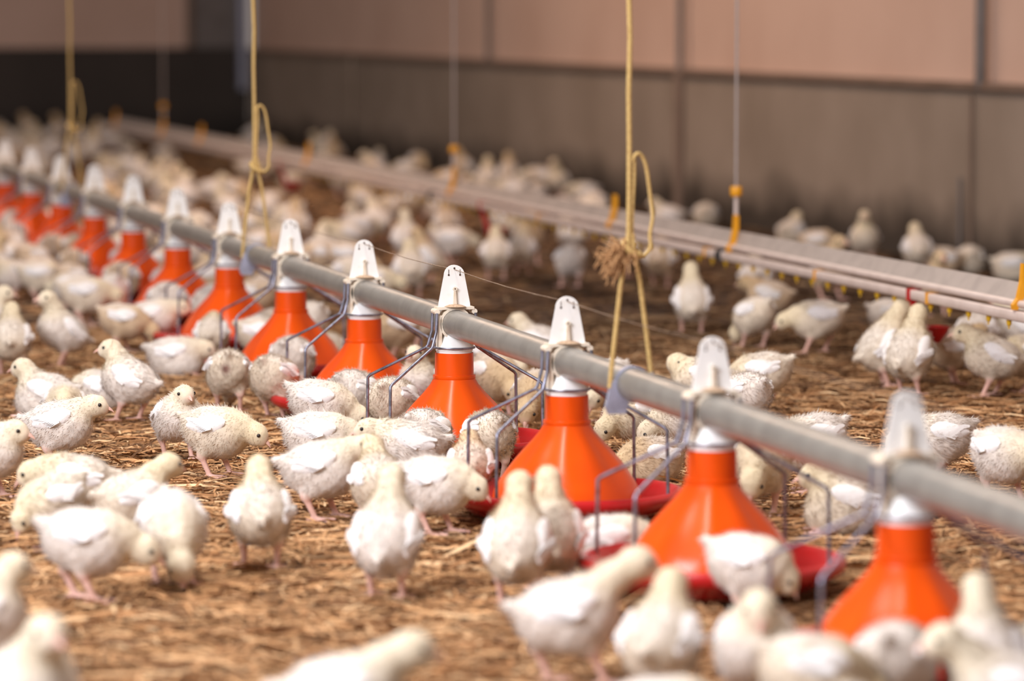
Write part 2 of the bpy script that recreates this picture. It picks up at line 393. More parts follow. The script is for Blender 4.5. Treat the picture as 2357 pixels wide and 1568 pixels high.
# hanger rings and twine on the feed pipe
def hang(n, label_ring, label_rope, loop, far=False):
    r_ = thing('pipe_hanger', on_line(n, 0, LIFT), RZ, label=label_ring, cat='hanger', group='zinc hangers on the feed pipe')
    g = MB(); k = 28; vs_ = []
    for r, y in ((PIPE_R+.0006, -.006), (PIPE_R+.0030, -.006), (PIPE_R+.0030, .006), (PIPE_R+.0006, .006)):
        for j in range(k):
            a = 2*PI*j/k; vs_.append((r*math.cos(a), y, PIPE_Z+r*math.sin(a)))
    g.add(vs_, [(i*k+j, i*k+(j+1) % k, ((i+1) % 4)*k+(j+1) % k, ((i+1) % 4)*k+j) for i in range(4) for j in range(k)])
    g.build('ring', M['zinc'], r_)
    q = MB(); q.prism([(-.030, PIPE_Z+.004), (-.0225, PIPE_Z+.006), (-.006, PIPE_Z-.026), (-.010, PIPE_Z-.040), (-.034, PIPE_Z-.040), (-.038, PIPE_Z-.030)], .010, lambda u, w, d: (u, d, w))
    q.build('plate', M['zinc'], r_, smooth=False)
    hk = MB(); hk.tube([(.022, 0, PIPE_Z+.012), (.028, 0, PIPE_Z+.014), (.030, 0, PIPE_Z+.008)], .003, 6); hk.build('hook', M['zinc'], r_)
    rp = thing('hanging_twine', on_line(n, 0, LIFT), RZ, label=label_rope, cat='twine', group='yellow twine hanging the feed pipe')
    kz = 0.402                                          # knot height
    wob = lambda z: .0015*math.sin(40*z)
    MB().tube([(-.032, -.002, PIPE_Z-.004), (-.030, -.002, PIPE_Z+.02), (-.017, -.001, kz-.05), (-.009, 0, kz-.01), (-.006, 0, kz+.02)], .0034, 8).build('strand', M['twine'], rp)
    MB().tube([(.029, .002, PIPE_Z+.010), (.027, .002, PIPE_Z+.02), (.011, .001, kz-.045), (.003, 0, kz-.01), (0, 0, kz+.02)], .0034, 8).build('strand', M['twine'], rp)
    MB().tube([(-.005 + wob(z), 0, z) for z in np.linspace(kz, 3.2, 40)], .0036, 8).build('cord', M['twine'], rp)
    MB().tube([(.001+wob(z), .001, z) for z in np.linspace(kz-.01, kz+.128, 12)], .0026, 8).build('doubled_cord', M['twine'], rp)
    MB().tube(smooth_path([(-.001, 0, kz+.118), (.004, 0, kz+.128), (.012, .002, kz+.128), (.020, .004, kz+.112), (.026, .005, kz+.075), (.030, .005, kz+.045), (.026, .004, kz+.02), (.026, .003, kz), (.014, .001, kz-.012)]), .0027, 8).build('loop', M['twine'], rp)
    kn = MB().tube(smooth_path([(-.012, .006, kz-.012), (.006, .009, kz-.004), (.008, -.006, kz-.010), (-.010, -.008, kz), (-.010, .006, kz+.008), (.008, .006, kz+.004)]), .0042, 8)
    kn.build('knot', M['twine'], rp)
    if loop:
        fr = MB(); rr = random.Random(3)
        for _ in range(90):
            a = rr.uniform(-1, 1); b = rr.uniform(-1, 1); L = rr.uniform(.010, .034)
            p0 = Vector((-.010+rr.uniform(-.014, .006), rr.uniform(-.008, .008), kz-.010+rr.uniform(-.012, .010)))
            d = Vector((-.75+.6*a, .7*b, rr.uniform(-.9, .7))).normalized()
            fr.tube([p0, p0+d*L*.5+Vector((0, 0, .003)), p0+d*L], [.0009, .0008, .0004], 4, cap=False)
        for k in range(150):
            a, b_, g_ = rr.gauss(0, 1), rr.gauss(0, 1), rr.uniform(.35, 1)
            p1 = Vector((-.012+.004*a, .004*b_, kz-.008+.004*rr.gauss(0, 1)))
            p2 = p1 + Vector((-.010*g_+.004*a, .006*b_, -.002+.008*rr.gauss(0, 1)))
            p3 = p2 + Vector((-.008*g_+.004*rr.gauss(0, 1), .004*b_, -.013*g_+.005*rr.gauss(0, 1)))
            fr.tube(smooth_path([p1, p2, p3, p3+Vector((-.004*g_, .003*b_, -.007*g_))], 3), [.0008]*9+[.0004], 4, cap=False)
        fr.build('frayed_end', M['fray'], rp)
hang(line_n_at_px(1455, 0, PIPE_Z), 'blue-grey zinc ring clamp on the pipe below the frayed twine', 'yellow twine with frayed knot hanging between second and third feeders', True)
hang(line_n_at_px(592, 0, PIPE_Z), 'zinc ring clamp on the pipe beside the sixth feeder', 'yellow looped twine hanging between the sixth and seventh feeders', False)
hang(line_n_at_px(168, 0, PIPE_Z), 'blurred zinc ring clamp on the pipe at the far left', 'blurred yellow twine hanging at the far left of the feeder row', False)

# ---------------------------------------------------------------- drinker line
DOFF, DZ = 1.1627, 0.170
def dl(n, x=0.0, z=0.0): return on_line(n, DOFF + x, z)
N0, N1 = -1.2, 20.0
dr = thing('drinker_line', dl(0, 0, LIFT), RZ, label='long nipple drinker line with grey profile and white pipe behind the feeders', cat='drinker')
def dy(n): return n*SPACING
prof = [(-.006, DZ+.024), (-.002, DZ+.030), (.016, DZ+.060), (.019, DZ+.061), (.020, DZ+.058), (.018, DZ+.024)]
MB().prism(prof, (N1-N0)*SPACING, lambda u, w, d: (u, d + dy((N0+N1)/2), w)).build('profile', M['alu'], dr, smooth=False)
MB().tube([(-.004, dy(n), DZ+.0255) for n in np.linspace(N0, N1, 20)], .0072, 16).build('rail', M['pvc'], dr)
sec = [(-.009, DZ-.006), (.009, DZ-.006), (.011, DZ-.004), (.011, DZ+.011), (.009, DZ+.013), (-.009, DZ+.013), (-.011, DZ+.011), (-.011, DZ-.004)]
MB().prism(sec, (N1-N0)*SPACING, lambda u, w, d: (u-.004, d + dy((N0+N1)/2), w)).build('nipple_pipe', M['pvc'], dr, angle=60)
nm = MB().lathe([(.0, -.024), (.0016, -.024), (.0016, -.019), (.0042, -.017), (.0050, -.012), (.0050, -.006), (.0, -.006)], 12)
nm = nm.mesh('nipple', M['nipple'])
npx = [line_n_at_px(px, DOFF, DZ-.02) for px in (2327, 2279)]
step = abs(npx[1]-npx[0])*0.98
k = 0; n = npx[0] - step
while n < 13.5:
    o = link('nipple', nm, dr); o.location = (-.004, dy(n), DZ); n += step
cm = MB().box((-.004, 0, DZ+.0035), (.0125, .006, .0110)).mesh('clip', M['amber'], smooth=False)
for px in (2150, 1890, 1635, 1250):
    o = link('clip', cm, dr); o.location = (0, dy(line_n_at_px(px, DOFF, DZ)), 0)
for px in (1668, 1000):
    c = MB().tube([(-.004, -.016, DZ+.0035), (-.004, .016, DZ+.0035)], .0165, 14); o = c.build('coupling', M['black'], dr); o.location = (0, dy(line_n_at_px(px, DOFF, DZ)), 0)
def hook_mesh():
    h = MB()
    h.prism([(-.014, DZ+.015), (-.006, DZ+.015), (.006, DZ+.034), (.013, DZ+.070), (.013, DZ+.098), (.003, DZ+.100), (.001, DZ+.068), (-.006, DZ+.036), (-.015, DZ+.024)], .014, lambda u, w, d: (u-.004, d, w))
    return h.mesh('hook', M['amber'], smooth=False)
hm = hook_mesh()
hooks = [2352, 1690, 1412, 1042, 708, 462, 374, 265]
for px in hooks:
    o = link('hook', hm, dr); o.location = (0, dy(line_n_at_px(px, DOFF, DZ+.06)), 0)
for px, lab in ((1690, 'grey cord holding the drinker line right of the frayed twine'), (1042, 'grey cord holding the drinker line above the fourth feeder'), (374, 'far grey cord holding the drinker line by the dark end wall')):
    nn = line_n_at_px(px, DOFF, DZ+.06)
    c = thing('suspension_cord', dl(nn, 0, LIFT), RZ, label=lab, cat='cord', group='cords of the drinker line')
    MB().tube([(.004, 0, DZ+.118), (.004, 0, 3.2)], .0030, 8).build('cord', M['cord'], c)
    MB().tube([(.004, 0, DZ+.094), (.004, 0, DZ+.142)], .0050, 8).build('sleeve', M['pvc'], c)
    MB().lathe([(.0, .142), (.012, .142), (.0135, .146), (.0135, .160), (.012, .164), (.0, .164)], 14, c=(.004, 0, DZ)).build('stopper', M['amber'], c, angle=30)
def cup(px, lab):
    nn = line_n_at_px(px, DOFF, DZ)
    c = thing('drip_cup', dl(nn, 0, LIFT), RZ, label=lab, cat='drinker cup', group='red drip cups under the drinker line')
    MB().box((-.004, 0, DZ+.0035), (.0135, .008, .0120)).build('clip', M['red'], c, smooth=False)
    MB().prism([(-.014, DZ-.006), (-.002, DZ-.006), (.024, DZ-.078), (.008, DZ-.084)], .012, lambda u, w, d: (u, d, w)).build('stalk', M['red'], c, smooth=False)
    MB().lathe([(.0, -.098), (.014, -.098), (.030, -.078), (.034, -.066), (.031, -.066), (.024, -.080), (.0, -.090)], 20, c=(.036, 0, DZ+.006)).build('bowl', M['red'], c, angle=40)
for px, lab in ((2108, 'red drip cup beside two stretching chicks at right'), (1115, 'red drip cup on the drinker line above the fourth and third feeders'), (650, 'blurred red drip cup right of the looped twine')):
    cup(px, lab)

# ---------------------------------------------------------------- chicks
def rotY(a): c, s = math.cos(a), math.sin(a); return np.array([[c, 0, -s], [0, 1, 0], [s, 0, c]])   # nose up for a > 0
def rotX(a): c, s = math.cos(a), math.sin(a); return np.array([[1, 0, 0], [0, c, -s], [0, s, c]])
def rotZ(a): c, s = math.cos(a), math.sin(a); return np.array([[c, -s, 0], [s, c, 0], [0, 0, 1]])
POSES = {   # h body height, p body pitch, hd head centre from body centre, hp beak pitch
    'alert':   dict(h=.076, p=22, hd=(.040, 0, .056), hp=0),
    'tall':    dict(h=.078, p=38, hd=(.030, 0, .068), hp=8),
    'forward': dict(h=.073, p=8,  hd=(.062, 0, .032), hp=-6),
    'low':     dict(h=.074, p=-4, hd=(.068, 0, -.002), hp=-28),
    'peck':    dict(h=.075, p=-16, hd=(.062, 0, -.042), hp=-58),
    'feed':    dict(h=.075, p=-10, hd=(.066, 0, -.022), hp=-48),
    'sit':     dict(h=.040, p=6,  hd=(.042, 0, .048), hp=-4, sit=True),
    'sitlow':  dict(h=.040, p=0,  hd=(.060, 0, .016), hp=-20, sit=True),
    'tuck':    dict(h=.040, p=0,  hd=(.060, 0, -.006), hp=-40, sit=True),
}
def ell(P, c, R, r):
    q = (P - c) @ R
    r = np.array(r); k0 = np.sqrt(((q/r)**2).sum(-1)); k1 = np.sqrt(((q/(r*r))**2).sum(-1)) + 1e-9
    return k0*(k0-1)/k1
def cap(P, a, b, ra, rb):
    a = np.array(a); b = np.array(b); ab = b-a
    t = np.clip(((P-a) @ ab)/(ab@ab), 0, 1)
    return np.sqrt(((P-a-t[..., None]*ab)**2).sum(-1)) - (ra+(rb-ra)*t)
def smin(a, b, k):
    h = np.clip(.5+.5*(b-a)/k, 0, 1); return b+(a-b)*h - k*h*(1-h)

def surface_nets(F, org, vox):
    S = F < 0
    nx, ny, nz = F.shape
    acc = np.zeros((nx-1, ny-1, nz-1, 3)); cnt = np.zeros((nx-1, ny-1, nz-1))
    def sl(d, o): return tuple(slice(o[i], F.shape[i]-1+o[i]) for i in range(3))
    for ax in range(3):
        u, v = [i for i in range(3) if i != ax]
        for du in (0, 1):
            for dv in (0, 1):
                o0 = [0, 0, 0]; o0[u] = du; o0[v] = dv; o1 = list(o0); o1[ax] = 1
                f0 = F[sl(0, o0)]; f1 = F[sl(0, o1)]; m = (f0 < 0) != (f1 < 0)
                t = np.where(m, f0/np.where(m, f0-f1, 1), 0)
                for i in range(3):
                    acc[..., i] += np.where(m, o0[i] + (t if i == ax else 0), 0)
                cnt += m
    act = cnt > 0
    idx = -np.ones(act.shape, int); idx[act] = np.arange(act.sum())
    cell = np.argwhere(act)
    V = (cell + acc[act]/cnt[act][:, None])*vox + org
    faces = []
    for ax in range(3):
        u, v = [(1, 2), (2, 0), (0, 1)][ax]
        a = [slice(1, -1)]*3; a[ax] = slice(0, F.shape[ax]-1); b = list(a); b[ax] = slice(1, F.shape[ax])
        m = S[tuple(a)] != S[tuple(b)]
        e = np.argwhere(m); flip = S[tuple(a)][m]
        off = np.array([1, 1, 1]); off[ax] = 0; e = e + off
        def cid(du, dv):
            c = e.copy(); c[:, u] -= du; c[:, v] -= dv; return idx[c[:, 0], c[:, 1], c[:, 2]]
        q = np.stack([cid(1, 1), cid(0, 1), cid(0, 0), cid(1, 0)], 1)
        q[~flip] = q[~flip][:, ::-1]
        faces.append(q)
    return V, np.concatenate(faces)

TONES = {'white': ((.80, .73, .67), (.84, .72, .45)), 'cream': ((.79, .69, .56), (.82, .70, .43)), 'tan': ((.68, .52, .36), (.72, .54, .30))}
def np_mesh(name, V, Q, col, material, tri=False):
    me = bpy.data.meshes.new(name); k = Q.shape[1]
    me.vertices.add(len(V)); me.vertices.foreach_set('co', np.ascontiguousarray(V, dtype=np.float32).ravel())
    me.loops.add(Q.size); me.loops.foreach_set('vertex_index', np.ascontiguousarray(Q, dtype=np.int32).ravel())
    me.polygons.add(len(Q)); me.polygons.foreach_set('loop_start', np.arange(len(Q), dtype=np.int32)*k)
    me.polygons.foreach_set('use_smooth', np.ones(len(Q), bool))
    me.update(calc_edges=True)
    at = me.color_attributes.new('col', 'FLOAT_COLOR', 'POINT')
    at.data.foreach_set('color', np.concatenate([col, np.ones((len(col), 1))], 1).astype(np.float32).ravel())
    me.materials.append(material); return me

def wing_mesh(side, rnd):
    """folded wing: a plump shoulder patch with overlapping quill feathers behind it (local: x forward, y outward)"""
    w = MB(); n, m = 14, 8; vs_ = []
    for i in range(n+1):
        t = i/n; x = .034 - .074*t
        hh = .0205*math.sin(PI*min(1, t*.93+.025))**.62*(1-.36*t); th = .0085*math.sin(PI*min(1, t*.93+.025))**.6
        zc = .004 - .012*t
        for j in range(m):
            a = 2*PI*j/m; vs_.append((x, side*th*math.cos(a), zc + hh*math.sin(a)))
    w.add(vs_, [(i*m+j, i*m+(j+1) % m, (i+1)*m+(j+1) % m, (i+1)*m+j) for i in range(n) for j in range(m)] + [tuple(range(m)), tuple(n*m+j for j in range(m))])
    for f in range(10):
        t = f/9; root = Vector((.014-.028*t, side*(.0085-.002*t), -.004-.010*(1-t)+.003)); ang = math.radians(196 - 22*t + rnd.uniform(-3, 3)); L = .023+.007*t
        d = Vector((math.cos(ang), 0, math.sin(ang))); nrm = Vector((-d.z, 0, d.x)); wd = .0036
        up = Vector((0, side*.0012*(1-.5*t), 0)); inn = Vector((0, -side*.004, 0))
        pts = [root-nrm*wd*.6, root+d*L*.5-nrm*wd+up, root+d*L*.92-nrm*wd*.7+inn, root+d*L+inn, root+d*L*.92+nrm*wd*.7+inn, root+d*L*.5+nrm*wd+up, root+nrm*wd*.6]
        q = [p + Vector((0, side*.0007, 0)) for p in pts]
        k = len(pts); w.add(pts+q, [tuple(range(k)), tuple(range(2*k-1, k-1, -1))] + [(i, i+k, (i+1) % k+k, (i+1) % k) for i in range(k)])
    return w.mesh('wing', M['wing'], angle=60)
_wr = random.Random(5)
WINGS = {s: wing_mesh(s, _wr) for s in (-1, 1)}
def eye_mesh():
    vs_ = []; n = 10
    b = MB().lathe([(0.0001, -.0032), (.0016, -.0028), (.0028, -.0016), (.0032, 0), (.0028, .0016), (.0016, .0028), (.0001, .0032)], n); return b.mesh('eye', M['eye'])
EYE = eye_mesh()
def beak_mesh():
    b = MB()
    for up, L, hz, wz in ((1, .0145, .0052, .0050), (-1, .0115, .0030, .0042)):
        n = 8; vs_ = []
        prof_ = [(0, 1.0), (.35, .86), (.7, .55), (.92, .24), (1.0, .05)]
        for t, r in prof_:
            for j in range(n):
                a = PI*j/(n-1); drop = (-.0040*t*t if up > 0 else -.0008*t)
                vs_.append((t*L-.002, wz*r*math.cos(a), up*hz*r*math.sin(a) + drop))
        b.add(vs_, [(i*n+j, i*n+(j+1) % n, (i+1)*n+(j+1) % n, (i+1)*n+j) for i in range(len(prof_)-1) for j in range(n)] + [tuple((len(prof_)-1)*n+j for j in range(n))])
    return b.mesh('beak', M['beak'], angle=60)
BEAK = beak_mesh()

def chick_parts(pose='alert', hy=0, hs=0, dz=0, tone='white', stride=(.012, -.010), hp=None, vox=.0031, down=3600, seed=0, sore=False, ruffle=0, tail=1.0, dx=0.0, roll=0):
    """returns body mesh, down mesh, and transforms of wings, beak, eyes; chick faces +x, feet at z=0"""
    q = POSES[pose]; sit = q.get('sit', False); rg = np.random.default_rng(seed)
    h = q['h']; c = np.array([0, 0, h]); Rb = rotY(math.radians(q['p']))
    B = lambda x, y, z: c + Rb @ np.array([x, y, z])
    hd = np.array(q['hd']); hd = hd + np.array([dx, 0, dz]); hd[1] += hs
    Hc = c + hd
    hpitch = math.radians(q['hp'] if hp is None else hp)
    Rh = rotZ(math.radians(hy)) @ rotY(hpitch)
    lo = np.array([-.090, -.058-max(0, -hs), -.004]); hi = np.array([max(.095, Hc[0]+.036), .058+max(0, hs), max(h+.062, Hc[2]+.032)])
    lo[0] = min(lo[0], Hc[0]-.04)
    if sit: lo[2] = -.006
    n = np.ceil((hi-lo)/vox).astype(int)+1
    gx, gy, gz = [lo[i]+vox*np.arange(n[i]) for i in range(3)]
    P = np.stack(np.meshgrid(gx, gy, gz, indexing='ij'), -1)
    F = ell(P, c, Rb, (.0450, .0395, .0395))
    F = smin(F, ell(P, B(.018, 0, -.003), Rb, (.0325, .0345, .0345)), .016)
    F = smin(F, ell(P, B(-.024, 0, .004), Rb, (.0315, .0325, .0315)), .016)
    F = smin(F, cap(P, B(-.046, 0, .014), B(-.046-.018*tail, 0, .014+.009*tail), .0110, .0055), .012)
    if sit: F = smin(F, ell(P, np.array([.004, 0, .020]), np.eye(3), (.046, .043, .024)), .02)
    n0 = B(.024, 0, .014); mid = (n0+Hc)/2 + Rh@np.array([-.005, 0, .0]) + np.array([.002, 0, .002])
    F = smin(F, cap(P, n0, mid, .0215, .0168), .016)
    F = smin(F, cap(P, mid, Hc - Rh@np.array([.003, 0, .002]), .0165, .0145), .010)
    F = smin(F, ell(P, Hc, Rh, (.0205, .0172, .0182)), .006)
    F = smin(F, ell(P, Hc + Rh@np.array([.012, 0, -.0045]), Rh, (.0118, .0108, .0100)), .006)
    legd = np.full(F.shape, 1.0)
    if not sit:
        for sg, st in ((1, stride[0]), (-1, stride[1])):
            y = sg*.022; hip = B(-.004, sg*.020, -.016); foot = np.array([st+.004, sg*.021, .0055]); hock = np.array([st-.010, sg*.022, .037])
            F = smin(F, cap(P, hip, hock, .0170, .0075), .012)
            d = cap(P, hock, foot, .0052, .0042)
            for a, L in ((0, .028), (38, .022), (-38, .022), (180, .012)):
                ar = math.radians(a); e = foot + np.array([math.cos(ar)*L, math.sin(ar)*L, -.0022])
                d = np.minimum(d, cap(P, foot + np.array([0, 0, -.001]), e, .0038, .0027))
            legd = np.minimum(legd, d); F = smin(F, d, .004)
    else:
        for sg in (1, -1):
            foot = np.array([.030, sg*.024, .004])
            for a, L in ((0, .026), (30, .022), (-30, .022)):
                ar = math.radians(a); e = foot + np.array([math.cos(ar)*L, math.sin(ar)*L, -.001])
                d = cap(P, foot, e, .0036, .0028); legd = np.minimum(legd, d); F = smin(F, d, .003)
    F += .0009*np.sin(P[..., 0]*260+seed)*np.sin(P[..., 1]*240+1)*np.sin(P[..., 2]*250)*(legd > .008)
    F[0, :, :] = F[-1, :, :] = 1; F[:, 0, :] = F[:, -1, :] = 1; F[:, :, 0] = F[:, :, -1] = 1
    V, Q = surface_nets(F, lo, vox)
    # colours that belong to the bird: pink shanks, yellow head and neck, cream body, pinkish face
    body_c, head_c = [np.array(x) for x in TONES[tone]]
    dist_h = np.sqrt(((V-Hc)**2).sum(1)); dn = cap(V, n0, Hc, 0, 0)
    wy = np.clip(1-(dn-.010)/.030, 0, 1)*.7
    col = body_c*(1-wy[:, None]) + head_c*wy[:, None]
    lb = (V-c) @ Rb
    white = np.clip((lb[:, 2]-.012)/.025, 0, 1)*np.clip((-lb[:, 0]+.03)/.03, 0, 1)*.55
    col = col*(1-white[:, None]) + np.array([.84, .79, .75])*white[:, None]
    blot = .5+.5*np.sin(V[:, 0]*70+seed*1.7)*np.sin(V[:, 1]*60+seed)*np.sin(V[:, 2]*75+seed*.6)
    col *= (1-.08*blot)[:, None]
    face = np.clip(1-np.sqrt(((V-(Hc+Rh@np.array([.021, 0, -.003])))**2).sum(1))/.013, 0, 1)*.8
    col = col*(1-face[:, None]) + np.array([.80, .52, .42])*face[:, None]
    ld = np.full(len(V), 1.0)
    # nearest-sample lookup of the leg distance
    ii = np.clip(np.round((V-lo)/vox).astype(int), 0, np.array(F.shape)-1); ld = legd[ii[:, 0], ii[:, 1], ii[:, 2]]
    lw = np.clip(1-(ld-.0015)/.004, 0, 1)
    col = col*(1-lw[:, None]) + np.array([.80, .50, .42])*lw[:, None]
    if sore:
        s_ = np.clip(1.2-np.sqrt(((V-B(-.057, .004, -.004))**2).sum(1))/.012, 0, 1)
        col = col*(1-s_[:, None]) + np.array([.20, .07, .06])*s_[:, None]
    body = np_mesh('body', V, Q, col, M['chick'])
    # down: short tapered barbs that lie back along the body
    dn_me = None
    if down:
        tri = np.concatenate([Q[:, [0, 1, 2]], Q[:, [0, 2, 3]]])
        e1 = V[tri[:, 1]]-V[tri[:, 0]]; e2 = V[tri[:, 2]]-V[tri[:, 0]]; cr = np.cross(e1, e2); ar = np.sqrt((cr**2).sum(1))
        cen = V[tri].mean(1); ok = (ld[tri[:, 0]] > .007)
        face_p = np.sqrt(((cen-(Hc+Rh@np.array([.020, 0, 0])))**2).sum(1)) > .014
        w = ar*ok*face_p; w /= w.sum()
        pick = rg.choice(len(tri), down, p=w)
        r1 = np.sqrt(rg.random(down))[:, None]; r2 = rg.random(down)[:, None]
        T = tri[pick]; p0 = V[T[:, 0]]*(1-r1)+V[T[:, 1]]*r1*(1-r2)+V[T[:, 2]]*r1*r2
        nr = cr[pick]/(ar[pick][:, None]+1e-12)
        back = np.array([-1, 0, -.35]); tg = back - nr*(nr@back)[:, None]; tg /= np.sqrt((tg**2).sum(1))[:, None]+1e-9
        onhead = (np.sqrt(((p0-Hc)**2).sum(1)) < .024)[:, None]
        L = (.0055+.0055*rg.random((down, 1)))*np.where(onhead, .55, 1)
        d = tg*(.85+.3*rg.random((down, 1))) + nr*(.28+.34*rg.random((down, 1))) + .35*rg.normal(size=(down, 3))
        d /= np.sqrt((d**2).sum(1))[:, None]
        sd = np.cross(d, nr); sd /= np.sqrt((sd**2).sum(1))[:, None]+1e-9
        wd = .00055+.0004*rg.random((down, 1))
        a = p0 - nr*.0006 - sd*wd; b = p0 - nr*.0006 + sd*wd; t_ = p0 + d*L
        VV = np.stack([a, b, t_], 1).reshape(-1, 3)
        cc = np.repeat(col[T[:, 0]]*(0.97+.07*rg.random((down, 1))), 3, 0)
        dn_me = np_mesh('down', VV, np.arange(down*3).reshape(-1, 3), np.clip(cc, 0, .93), M['chick'])
        dn_me.normals_split_custom_set_from_vertices(np.repeat(nr*.85+.15*d, 3, 0).tolist())
    def mtx(pos, R): 
        m_ = Matrix([list(R[i])+[pos[i]] for i in range(3)] + [[0, 0, 0, 1]]); return m_
    tf = {'wing': [(s, mtx(B(-.007, s*.0325, .0165), Rb @ rotX(s*math.radians(24)) @ rotZ(s*math.radians(7)) @ rotY(math.radians(-5)))) for s in (1, -1)],
          'beak': mtx(Hc + Rh@np.array([.0205, 0, -.0035]), Rh @ rotY(math.radians(-6))),
          'eye': [mtx(Hc + Rh@np.array([.0085, s*.0150, .0030]), Rh) for s in (1, -1)]}
    return body, dn_me, tf

def assemble(parts, loc, heading, scale, label, group, sub=True):
    body, dn_me, tf = parts
    t = thing('chick', loc, math.radians(heading), label=label, cat='chick', group=group)
    t.scale = (scale,)*3
    link('body', body, t)
    if dn_me: link('down', dn_me, t)
    for s, m_ in tf['wing']:
        o = link('wing', WINGS[s], t); o.matrix_local = m_ @ Matrix.Diagonal((.86, 1.0, .95, 1))
    o = link('beak', BEAK, t); o.matrix_local = tf['beak']
    for m_ in tf['eye']:
        o = link('eye', EYE, t); o.matrix_local = m_
    return t

